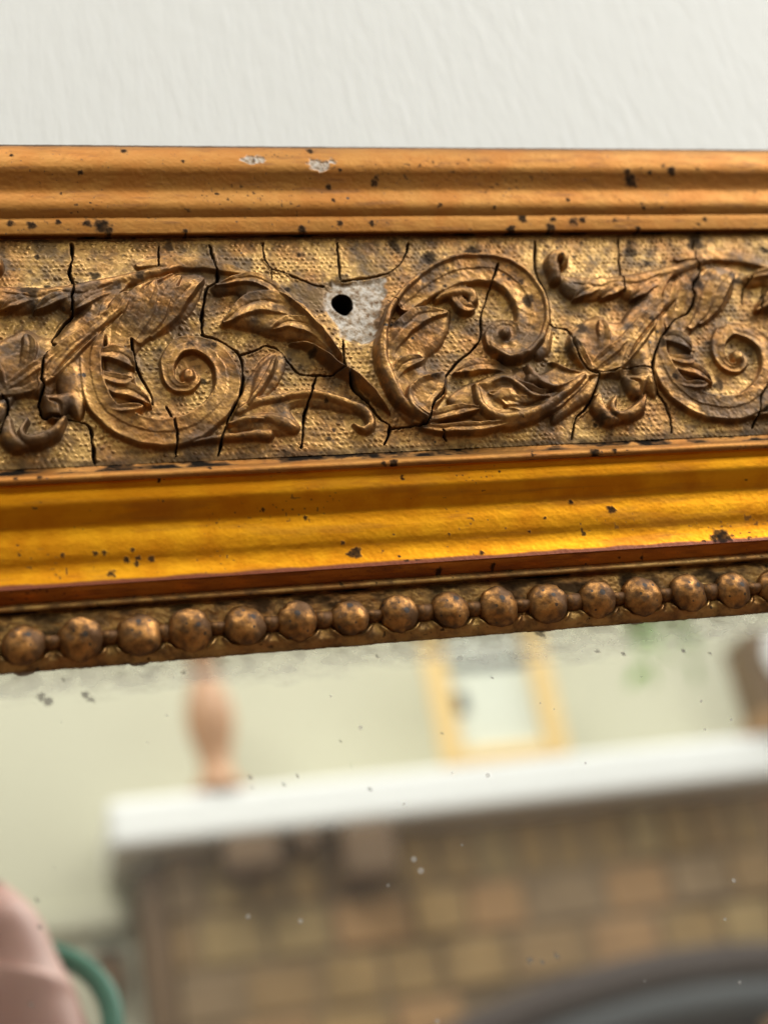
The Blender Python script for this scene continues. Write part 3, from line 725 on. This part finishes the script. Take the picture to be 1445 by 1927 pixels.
def spacer_mesh(r):
    bm = bmesh.new(); bmesh.ops.create_cone(bm, cap_ends=True, segments=14, radius1=r, radius2=r * 0.92, depth=0.0024)
    bmesh.ops.rotate(bm, verts=bm.verts, matrix=Matrix.Rotation(math.pi / 2, 3, 'Y'))
    me = bpy.data.meshes.new('bead_spacer'); bm.to_mesh(me); bm.free()
    for p in me.polygons: p.use_smooth = True
    return me
COURSE = bpy.data.objects['bead_course']
sp_me = spacer_mesh(0.00125)
for i, (x, z, r) in enumerate(BC):
    b = link('bead', bead_mesh(i, r), MAT['bead'], COURSE); b.location = (x, -(PB + 0.0002), z)
    b.rotation_euler = (0.3 * math.sin(i * 3.3), 0.9 * math.sin(i * 1.9), 0.25 * math.sin(i * 5.1))
    if i < len(BC) - 1:
        x2, z2, r2 = BC[i + 1]
        s_ = link('bead_spacer', sp_me, MAT['bead'], COURSE); s_.location = ((x + r + x2 - r2) / 2, -(PB - 0.0001), (z + z2) / 2)
        s_.scale = (1, 1, 1 + 0.2 * math.sin(i * 2.3))

# ------------------------------------------------------------------ old silvered glass
PM = 0.0085
def glass_mat():
    m, t, b = nt('old_mirror_glass')
    v = coords(t)
    out = t.nodes['Material Output']
    gl = t.nodes.new('ShaderNodeBsdfGlossy'); gl.inputs['Roughness'].default_value = 0.0; gl.inputs['Color'].default_value = (0.90, 0.91, 0.87, 1)
    df = t.nodes.new('ShaderNodeBsdfDiffuse'); df.inputs['Color'].default_value = (0.50, 0.49, 0.47, 1)
    dk = t.nodes.new('ShaderNodeBsdfDiffuse'); dk.inputs['Color'].default_value = (0.20, 0.19, 0.175, 1)
    # fine surface ripples of old glass, and dust pips
    vo = t.nodes.new('ShaderNodeTexVoronoi'); vo.inputs['Scale'].default_value = 300; t.links.new(v, vo.inputs['Vector'])
    rad = mth(t, 'MULTIPLY', mth(t, 'SUBTRACT', noise(t, v, 90, 3), 0.44), 0.6)
    pip_ = mth(t, 'LESS_THAN', vo.outputs['Distance'], rad)
    haze = attr(t, 'haze'); spot = attr(t, 'spot')
    mx = t.nodes.new('ShaderNodeMixShader'); t.links.new(mth(t, 'MAXIMUM', haze, mth(t, 'MULTIPLY', pip_, 0.55)), mx.inputs[0])
    t.links.new(gl.outputs[0], mx.inputs[1]); t.links.new(df.outputs[0], mx.inputs[2])
    m2 = t.nodes.new('ShaderNodeMixShader'); t.links.new(spot, m2.inputs[0]); t.links.new(mx.outputs[0], m2.inputs[1]); t.links.new(dk.outputs[0], m2.inputs[2])
    t.links.new(m2.outputs[0], out.inputs['Surface'])
    return m
zg1 = at(722.5, 1150, PM)[1]; zg0 = -0.42
gx = np.concatenate([np.arange(-0.30, -0.09, 0.004), np.arange(-0.09, 0.10, 0.0003), np.arange(0.10, 0.30, 0.004)])
gz = np.concatenate([np.arange(zg1, -0.060, -0.0003), np.arange(-0.060, -0.115, -0.0005), np.arange(-0.1153, zg0, -0.004)])
X_, Z_ = np.meshgrid(gx, gz)
ze = at(722.5, 1211, PM)[1]
dist = ze - Z_
n1 = fbm(X_ * 60, Z_ * 240, 141, 4); n2 = fbm(X_ * 500, Z_ * 900, 142, 4)
haze = 0.62 * (1 - sstep(0.001, 0.0068, dist + 0.0030 * n1)) * (0.75 + 0.5 * n2)
haze = np.clip(np.maximum(haze, 0.085 + 0.05 * fbm(X_ * 40, Z_ * 40, 143, 4)), 0, 1)
spots_g = spot_field(X_, Z_, [(92, 1320, 8), (78, 1312, 7), (172, 1316, 7), (162, 1308, 6), (1018, 1193, 8), (1010, 1190, 5), (228, 1250, 4), (267, 1250, 4), (1123, 1225, 4), (1172, 1230, 4), (1285, 1225, 4), (1335, 1230, 3), (475, 1480, 3), (535, 1474, 3), (696, 1484, 3),
                                   (640, 1395, 3), (710, 1235, 3), (120, 1280, 3), (345, 1265, 3), (925, 1275, 3), (997, 1808, 5), (1048, 1798, 5), (1020, 1812, 4), (1198, 1428, 2), (60, 1890, 3), (72, 1695, 3), (75, 1745, 3), (470, 1463, 3), (560, 1460, 2), (830, 1380, 2), (660, 1440, 3)], PM)
V = np.stack([X_, np.full_like(X_, -PM), Z_], -1).reshape(-1, 3)
under(link('mirror_glass', np_mesh('mirror_glass', V, grid_faces(*X_.shape).reshape(-1, 4), dict(haze=haze, spot=0.85 * spots_g), smooth=False), glass_mat()))
bb = bmesh.new(); bmesh.ops.create_cube(bb, size=1.0)
for v_ in bb.verts: v_.co = Vector((v_.co.x * 0.6, v_.co.y * 0.004 - 0.0032, v_.co.z * 0.40 - 0.22))
me = bpy.data.meshes.new('backboard'); bb.to_mesh(me); bb.free()
MAT['wood'] = plain('old_pine', (0.30, 0.19, 0.10), 0.7)
under(link('backboard', me, MAT['wood']))

# ------------------------------------------------------------------ the part of the room that the glass reflects (behind the camera)
def atm(px, py, Y):
    """pixel of the reflection -> (X, Z) on the real plane y = Y behind the camera"""
    return at(px, py, 2 * PM + Y)
FLOOR = -0.62
def box_me(name, x0, x1, y0, y1, z0, z1, bev=0.0, seg=2):
    bm = bmesh.new(); bmesh.ops.create_cube(bm, size=1.0)
    for v in bm.verts:
        v.co = Vector(((x0 + x1) / 2 + v.co.x * (x1 - x0), (y0 + y1) / 2 + v.co.y * (y1 - y0), (z0 + z1) / 2 + v.co.z * (z1 - z0)))
    if bev > 0: bmesh.ops.bevel(bm, geom=list(bm.edges), offset=bev, segments=seg, profile=0.5, affect='EDGES')
    me = bpy.data.meshes.new(name); bm.to_mesh(me); bm.free(); return me
def lathe_me(name, prof_, seg=28):
    V = []; Fq = []
    for r, z in prof_:
        for k in range(seg):
            a = 2 * math.pi * k / seg; V.append((r * math.cos(a), r * math.sin(a), z))
    for i in range(len(prof_) - 1):
        for k in range(seg):
            Fq.append((i * seg + k, i * seg + (k + 1) % seg, (i + 1) * seg + (k + 1) % seg, (i + 1) * seg + k))
    return np_mesh(name, np.array(V), np.array(Fq))
YW = -2.15; YB = -2.02; YS = -1.955      # far wall, face of the brick chimney breast, front of the mantel shelf
MAT['far_wall'] = plain('pale_green_paint', (0.53, 0.515, 0.39), 0.7, vary=0.04, scale=3)
MAT['white'] = plain('white_gloss_paint', (0.84, 0.85, 0.84), 0.35, vary=0.02, scale=5)
MAT['floor'] = plain('floor_boards', (0.13, 0.072, 0.035), 0.6, vary=0.3, scale=4)
MAT['darkwood'] = plain('dark_wood', (0.13, 0.072, 0.028), 0.5, vary=0.3, scale=20)
MAT['dark'] = plain('flat_black', (0.012, 0.011, 0.011), 0.8)
MAT['hood'] = plain('grey_metal', (0.035, 0.040, 0.043), 0.6, metal=0.1)
MAT['giltframe'] = plain('pale_gilt', (0.84, 0.60, 0.26), 0.45, metal=0.1, vary=0.1)
MAT['paper'] = plain('pale_print', (0.74, 0.77, 0.66), 0.6, vary=0.04, scale=12)
MAT['leafgreen'] = plain('leaf_green', (0.20, 0.36, 0.08), 0.5, vary=0.3, scale=60)
MAT['terracotta'] = plain('turned_wood_pale', (0.46, 0.25, 0.13), 0.45, vary=0.35, scale=22)
MAT['mortar'] = plain('mortar', (0.21, 0.145, 0.08), 0.9)
BRK = [plain('brick_%d' % i, (c[0] * 0.86, c[1] * 0.80, c[2] * 0.62), 0.85, vary=0.4, scale=18) for i, c in enumerate([(0.36, 0.245, 0.125), (0.33, 0.225, 0.115), (0.38, 0.235, 0.13), (0.29, 0.195, 0.11), (0.35, 0.26, 0.145), (0.27, 0.195, 0.135)])]
fw = link('far_wall', box_me('far_wall', -2.2, 2.2, YW - 0.1, YW, FLOOR, 2.0), MAT['far_wall']); tag(fw, kind='structure')
tag(link('floor', box_me('floor', -2.2, 2.2, YW - 0.1, 0.1, FLOOR - 0.05, FLOOR), MAT['floor']), kind='structure')

# fireplace: brick breast with arched opening, white shelf
FIRE = empty('fireplace', (0.6, YB, FLOOR)); tag(FIRE, 'brick fireplace with thick white mantel shelf, reflected out of focus in the glass', 'fireplace')
FI = Matrix.Translation((-0.6, -YB, -FLOOR))
def fire(o): o.parent = FIRE; o.matrix_parent_inverse = FI; return o
xl = atm(205, 1540, YS)[0]; zs1 = atm(722, 1452, YS)[1]; zs0 = atm(722, 1540, YS)[1]
shelf = fire(link('mantel_shelf', box_me('mantel_shelf', xl, 1.75, YW, YS, zs0, zs1, 0.012, 3), MAT['white']))
xb0 = atm(322, 1750, YB)[0]; zb0 = atm(722, 1927, YB)[1]
fire(link('brick_backing', box_me('brick_backing', xb0 + 0.004, 1.70, YW, YB - 0.006, FLOOR, zs0 - 0.001), MAT['mortar']))
xo0 = atm(690, 1900, YB)[0]; zo_top = atm(1330, 1778, YB)[1]       # opening
xo1 = xo0 + 1.0; xoc = (xo0 + xo1) / 2
def arch(x):
    u = (x - xoc) / (0.5 * (xo1 - xo0))
    return zo_top - 0.10 * u * u if abs(u) < 1 else -9
random.seed(5)
zrow = zs0 - 0.008; row = 0
while zrow > FLOOR + 0.02:
    bh = 0.078 if row else 0.090; x = xb0 - (0.05 if row % 2 else 0.0); first = True
    while x < 1.68:
        bw = random.uniform(0.05, 0.065) if row == 0 else random.uniform(0.085, 0.13)
        a, b_ = max(x, xb0), x + bw; mid = (a + b_) / 2
        if b_ - a > 0.02 and arch(mid) < zrow - bh * 0.5:
            d = random.uniform(-0.004, 0.006)
            o = fire(link('brick', box_me('brick', a, b_ - 0.010, YB - 0.02, YB + d, zrow - bh + 0.010, zrow, 0.004, 1), random.choice(BRK)))
        x += bw
    zrow -= bh; row += 1
# arch hood and dark hearth
def arch_strip(name, drop0, drop1, y0, y1, mat):
    V = []; xs = np.linspace(xo0, xo1, 25)
    for xx in xs:
        z_ = zo_top - 0.10 * ((xx - xoc) / (0.5 * (xo1 - xo0))) ** 2
        V += [(xx, y1, z_ - drop0), (xx, y1, z_ - drop1), (xx, y0, z_ - drop1), (xx, y0, z_ - drop0)]
    Fq = []
    for i in range(24):
        for k in range(4): Fq.append((4 * i + k, 4 * i + (k + 1) % 4, 4 * i + 4 + (k + 1) % 4, 4 * i + 4 + k))
    return fire(link(name, np_mesh(name, np.array(V), np.array(Fq), smooth=False), mat))
arch_strip('arch_lintel', 0.0, 0.060, YB - 0.03, YB + 0.008, plain('charred_oak', (0.045, 0.030, 0.024), 0.7))
arch_strip('hood', 0.060, 0.115, YB - 0.05, YB + 0.02, MAT['hood'])
fire(link('hearth_panel', box_me('hearth_panel', xo0 + 0.01, xo1 - 0.01, YB - 0.02, YB - 0.0045, FLOOR + 0.01, zo_top - 0.11), MAT['dark']))  # black panel fills the opening just behind the brick face
for pxx in (1240, 1440):
    xx = atm(pxx, 1900, YB)[0]
    fire(link('fire_bar', box_me('fire_bar', xx - 0.018, xx + 0.018, YB - 0.004, YB + 0.03, FLOOR + 0.02, zo_top - 0.125, 0.005, 1), BRK[2]))
# wooden post and dark brackets under the shelf
xp0, xp1 = atm(272, 1780, YB)[0], atm(322, 1780, YB)[0]
zc = atm(262, 1630, YB + 0.03)[1]
post = fire(link('post', box_me('post', xp0, xp1, YW, YB + 0.01, FLOOR, zc, 0.004, 1), MAT['darkwood']))
o = link('capital', box_me('capital', xp0 - 0.03, xp1 + 0.004, YW, YB + 0.035, zc, zs0 - 0.001, 0.008, 2), MAT['darkwood'], post); o.matrix_parent_inverse = FI
for a, b_, c_ in ((420, 525, 1640), (560, 600, 1598), (645, 745, 1652)):
    xa, xz = atm(a, 1600, YB + 0.06)[0], atm(b_, 1600, YB + 0.06)[0]; zz = atm((a + b_) / 2, c_, YB + 0.06)[1]
    fire(link('bracket', box_me('bracket', xa, xz, YB + 0.007, YB + 0.07, zz, zs0 - 0.002, 0.01, 2), MAT['darkwood']))
# on the shelf
YO = -1.99
zsh = zs1
xa, zt_ = atm(412, 1160, YO); 
can = link('candlestick', lathe_me('candlestick', [(0.001, 0), (0.034, 0.0), (0.034, 0.010), (0.026, 0.018), (0.019, 0.035), (0.020, 0.055), (0.027, 0.080), (0.031, 0.105), (0.029, 0.130), (0.021, 0.155), (0.016, 0.175), (0.019, 0.200), (0.027, 0.215), (0.029, 0.225), (0.016, 0.235), (0.001, 0.237)]), MAT['terracotta'])
can.scale = (1.2, 1.2, 1.1); can.location = (atm(408, 1450, YO)[0], YO, zsh + 0.0005); tag(can, 'turned brown wooden candlestick on the white mantel, reflected at left', 'candlestick')
YP = -1.972
x0_, x1_ = atm(822, 1380, YP)[0], atm(1062, 1380, YP)[0]
zp0 = zsh + 0.0005; zp1 = zp0 + 0.26; wv = 0.034
PIC = empty('picture_frame', ((x0_ + x1_) / 2, YP, zp0)); tag(PIC, 'gold picture frame with pale print propped on the mantel', 'picture frame')
PI_ = Matrix.Translation((-(x0_ + x1_) / 2, -YP, -zp0))
def pic(o): o.parent = PIC; o.matrix_parent_inverse = PI_; return o
pic(link('frame_bar', box_me('frame_bar', x0_, x0_ + wv, YP - 0.01, YP + 0.012, zp0, zp1, 0.004), MAT['giltframe']))
pic(link('frame_bar', box_me('frame_bar', x1_ - wv, x1_, YP - 0.01, YP + 0.012, zp0, zp1, 0.004), MAT['giltframe']))
pic(link('frame_bar', box_me('frame_bar', x0_ + wv + 0.0003, x1_ - wv - 0.0003, YP - 0.01, YP + 0.011, zp0, zp0 + 0.024, 0.004), MAT['giltframe']))
pic(link('frame_bar', box_me('frame_bar', x0_ + wv + 0.0003, x1_ - wv - 0.0003, YP - 0.01, YP + 0.011, zp1 - 0.03, zp1, 0.004), MAT['giltframe']))
pic(link('print', box_me('print', x0_ + wv * 0.9, x1_ - wv * 0.9, YP - 0.009, YP - 0.003, zp0 + 0.018, zp1 - 0.02), MAT['paper']))
xq, zq = atm(865, 1322, YP); zq2 = atm(920, 1252, YP)[1]
pic(link('printed_figure', box_me('printed_figure', xq - 0.012, xq + 0.012, YP - 0.0028, YP - 0.002, zq - 0.018, zq + 0.018, 0.0), MAT['hood']))
pic(link('printed_band', box_me('printed_band', x0_ + wv + 0.002, x1_ - wv - 0.002, YP - 0.0028, YP - 0.002, zq2 - 0.004, zq2 + 0.012), MAT['hood']))
# trailing plant
xg, zg_ = atm(1225, 1180, -1.95)
PL = empty('trailing_plant', (xg, -1.95, zg_)); tag(PL, 'green trailing plant hanging over the mantel, reflected at top right', 'plant')
def leaf_me():
    V = [(0, 0, 0), (0.012, 0.004, -0.02), (0.010, 0.005, -0.04), (0, 0.002, -0.06), (-0.010, 0.005, -0.04), (-0.012, 0.004, -0.02), (0, -0.002, -0.03)]
    me = bpy.data.meshes.new('leaf'); me.from_pydata(V, [], [(0, 1, 6), (1, 2, 6), (2, 3, 6), (3, 4, 6), (4, 5, 6), (5, 0, 6)]); return me
lm = leaf_me(); lm.materials.append(MAT['leafgreen'])
random.seed(3)
for k in range(26):
    o = link('leaf', lm, None, PL); o.location = (random.gauss(0, 0.032), random.gauss(0, 0.02), random.uniform(-0.075, 0.14))
    o.rotation_euler = (random.uniform(-0.5, 0.5), random.uniform(-0.8, 0.8), random.uniform(0, 6)); s_ = random.uniform(0.6, 1.0); o.scale = (s_,) * 3
pot = link('pot', lathe_me('pot', [(0.001, 0.13), (0.05, 0.13), (0.055, 0.22), (0.06, 0.22), (0.06, 0.24), (0.001, 0.24)]), MAT['white'], PL)
# brown box at the right end of what the glass shows
xr, _z = atm(1408, 1330, YO); zr1 = atm(1420, 1205, YO)[1]
BOXO = empty('mantel_clock', (xr + 0.08, YO, zsh + 0.0005)); tag(BOXO, 'dark brown wooden clock case on the mantel, at the right edge of the reflection', 'clock')
def part(name, x0, x1, y0, y1, z0, z1, m, par, bev=0.003):
    o = link(name, box_me(name, x0, x1, y0, y1, z0, z1, bev), m, par); return o
part('base', -0.085, 0.085, -0.05, 0.05, 0, 0.035, BRK[2], BOXO); part('case', -0.075, 0.075, -0.045, 0.045, 0.0352, zr1 - zsh, MAT['darkwood'], BOXO)
dial = link('dial', lathe_me('dial', [(0.001, 0.004), (0.045, 0.004), (0.05, 0.0)]), MAT['white'], BOXO); dial.rotation_euler = (-math.pi / 2, 0, 0); dial.location = (0, 0.0455, 0.12)
# wall left of the fireplace: dado rail, small dark box
zd = atm(150, 1735, YW)[1]
tag(link('dado_rail', box_me('dado_rail', -2.2, xp0 - 0.004, YW + 0.0005, YW + 0.02, zd - 0.02, zd + 0.02, 0.006, 3), MAT['far_wall']), 'pale green painted dado rail left of the brick fireplace', 'moulding')
xs0, zs_ = atm(178, 1808, YW); xs1, zs2 = atm(236, 1876, YW)
KB = empty('key_box', ((xs0 + xs1) / 2, YW, zs2)); tag(KB, 'small dark brown box on the pale wall left of the fireplace', 'box')
hw = (xs1 - xs0) / 2
part('box_body', -hw, hw, 0.0005, 0.03, 0, zs_ - zs2, MAT['darkwood'], KB); part('box_lid', -hw - 0.003, hw + 0.003, 0.0003, 0.034, zs_ - zs2 + 0.0002, zs_ - zs2 + 0.008, MAT['dark'], KB, 0.001)

# ------------------------------------------------------------------ the photographer's raised hand with a green band
YH = -0.250
def hp(px, py, dy=0.0):
    x, z = atm(px, py, YH + dy); return (x, YH + dy, z)
PXM = 0.000159
SK = []; ED = []; RD = []
def node(p, r, parent=None):
    SK.append(p); RD.append(r)
    if parent is not None: ED.append((parent, len(SK) - 1))
    return len(SK) - 1
w = node(hp(75, 2120), 0.024); e = node(hp(190, 2700), 0.031, w)
pm = node(hp(-12, 1935), 0.0265, w); pm2 = node(hp(-90, 1930, -0.004), 0.022, pm)
k1 = node(hp(-45, 1745, 0.0), 0.0185, pm)
for j, (kx, ky, kd, ln) in enumerate([(-62, 1690, 0.004, 1.0), (-150, 1735, -0.004, 1.1), (-215, 1790, -0.010, 1.02), (-265, 1860, -0.015, 0.8)]):
    kk = node(hp(kx, ky, kd), 0.0125, k1 if j < 2 else pm2)
    m1 = node(hp(kx - 95 * ln, ky - 150 * ln, kd + 0.004), 0.0092, kk)
    m2 = node(hp(kx - 215 * ln, ky - 190 * ln, kd + 0.016), 0.0082, m1)
    m3 = node(hp(kx - 290 * ln, ky - 150 * ln, kd + 0.026), 0.0070, m2)
th = node(hp(-120, 2080, 0.012), 0.014, w); t1 = node(hp(-260, 2020, 0.022), 0.0105, th); t2 = node(hp(-360, 1950, 0.028), 0.0085, t1)
me = bpy.data.meshes.new('hand'); me.from_pydata(SK, ED, [])
def skin_mat():
    m, t, b = nt('skin'); v = coords(t)
    c = mixc(t, noise(t, v, 70, 5), (0.48, 0.22, 0.175), (0.66, 0.38, 0.31))
    t.links.new(c, b.inputs['Base Color']); b.inputs['Roughness'].default_value = 0.5
    b.inputs['Subsurface Weight'].default_value = 0.15; b.inputs['Subsurface Radius'].default_value = (0.004, 0.002, 0.001)
    return m
hand = link('person', me, skin_mat())
hand.modifiers.new('skin', 'SKIN').use_smooth_shade = True
lay = me.skin_vertices[0] if me.skin_vertices else None
if lay is None:
    bm = bmesh.new(); bm.from_mesh(me); bm.verts.layers.skin.verify(); bm.to_mesh(me); bm.free(); lay = me.skin_vertices[0]
for i, r in enumerate(RD): lay.data[i].radius = (r, r)
lay.data[0].use_root = True
ss = hand.modifiers.new('sub', 'SUBSURF'); ss.levels = 3; ss.render_levels = 3
sm = hand.modifiers.new('soft', 'SMOOTH'); sm.iterations = 12; sm.factor = 0.5
for p in me.polygons: p.use_smooth = True
tag(hand, 'raised hand and forearm of a person, blurred at lower left of the glass', 'person')
bm = bmesh.new()
R_, r_t = 0.0290, 0.0032
for i in range(40):
    for j in range(10):
        a, b_ = 2 * math.pi * i / 40, 2 * math.pi * j / 10
        bm.verts.new(((R_ + r_t * math.cos(b_)) * math.cos(a), r_t * math.sin(b_), (R_ + r_t * math.cos(b_)) * math.sin(a)))
bm.verts.ensure_lookup_table()
for i in range(40):
    for j in range(10):
        bm.faces.new([bm.verts[i * 10 + j], bm.verts[((i + 1) % 40) * 10 + j], bm.verts[((i + 1) % 40) * 10 + (j + 1) % 10], bm.verts[i * 10 + (j + 1) % 10]])
me = bpy.data.meshes.new('wristband'); bm.to_mesh(me); bm.free()
for p in me.polygons: p.use_smooth = True
wb = link('wristband', me, plain('green_elastic', (0.008, 0.17, 0.095), 0.55, vary=0.15, scale=400))
wb.location = hp(10, 1960, 0.0); wb.rotation_euler = (0.45, 0.15, 0.25)
wb.parent = hand
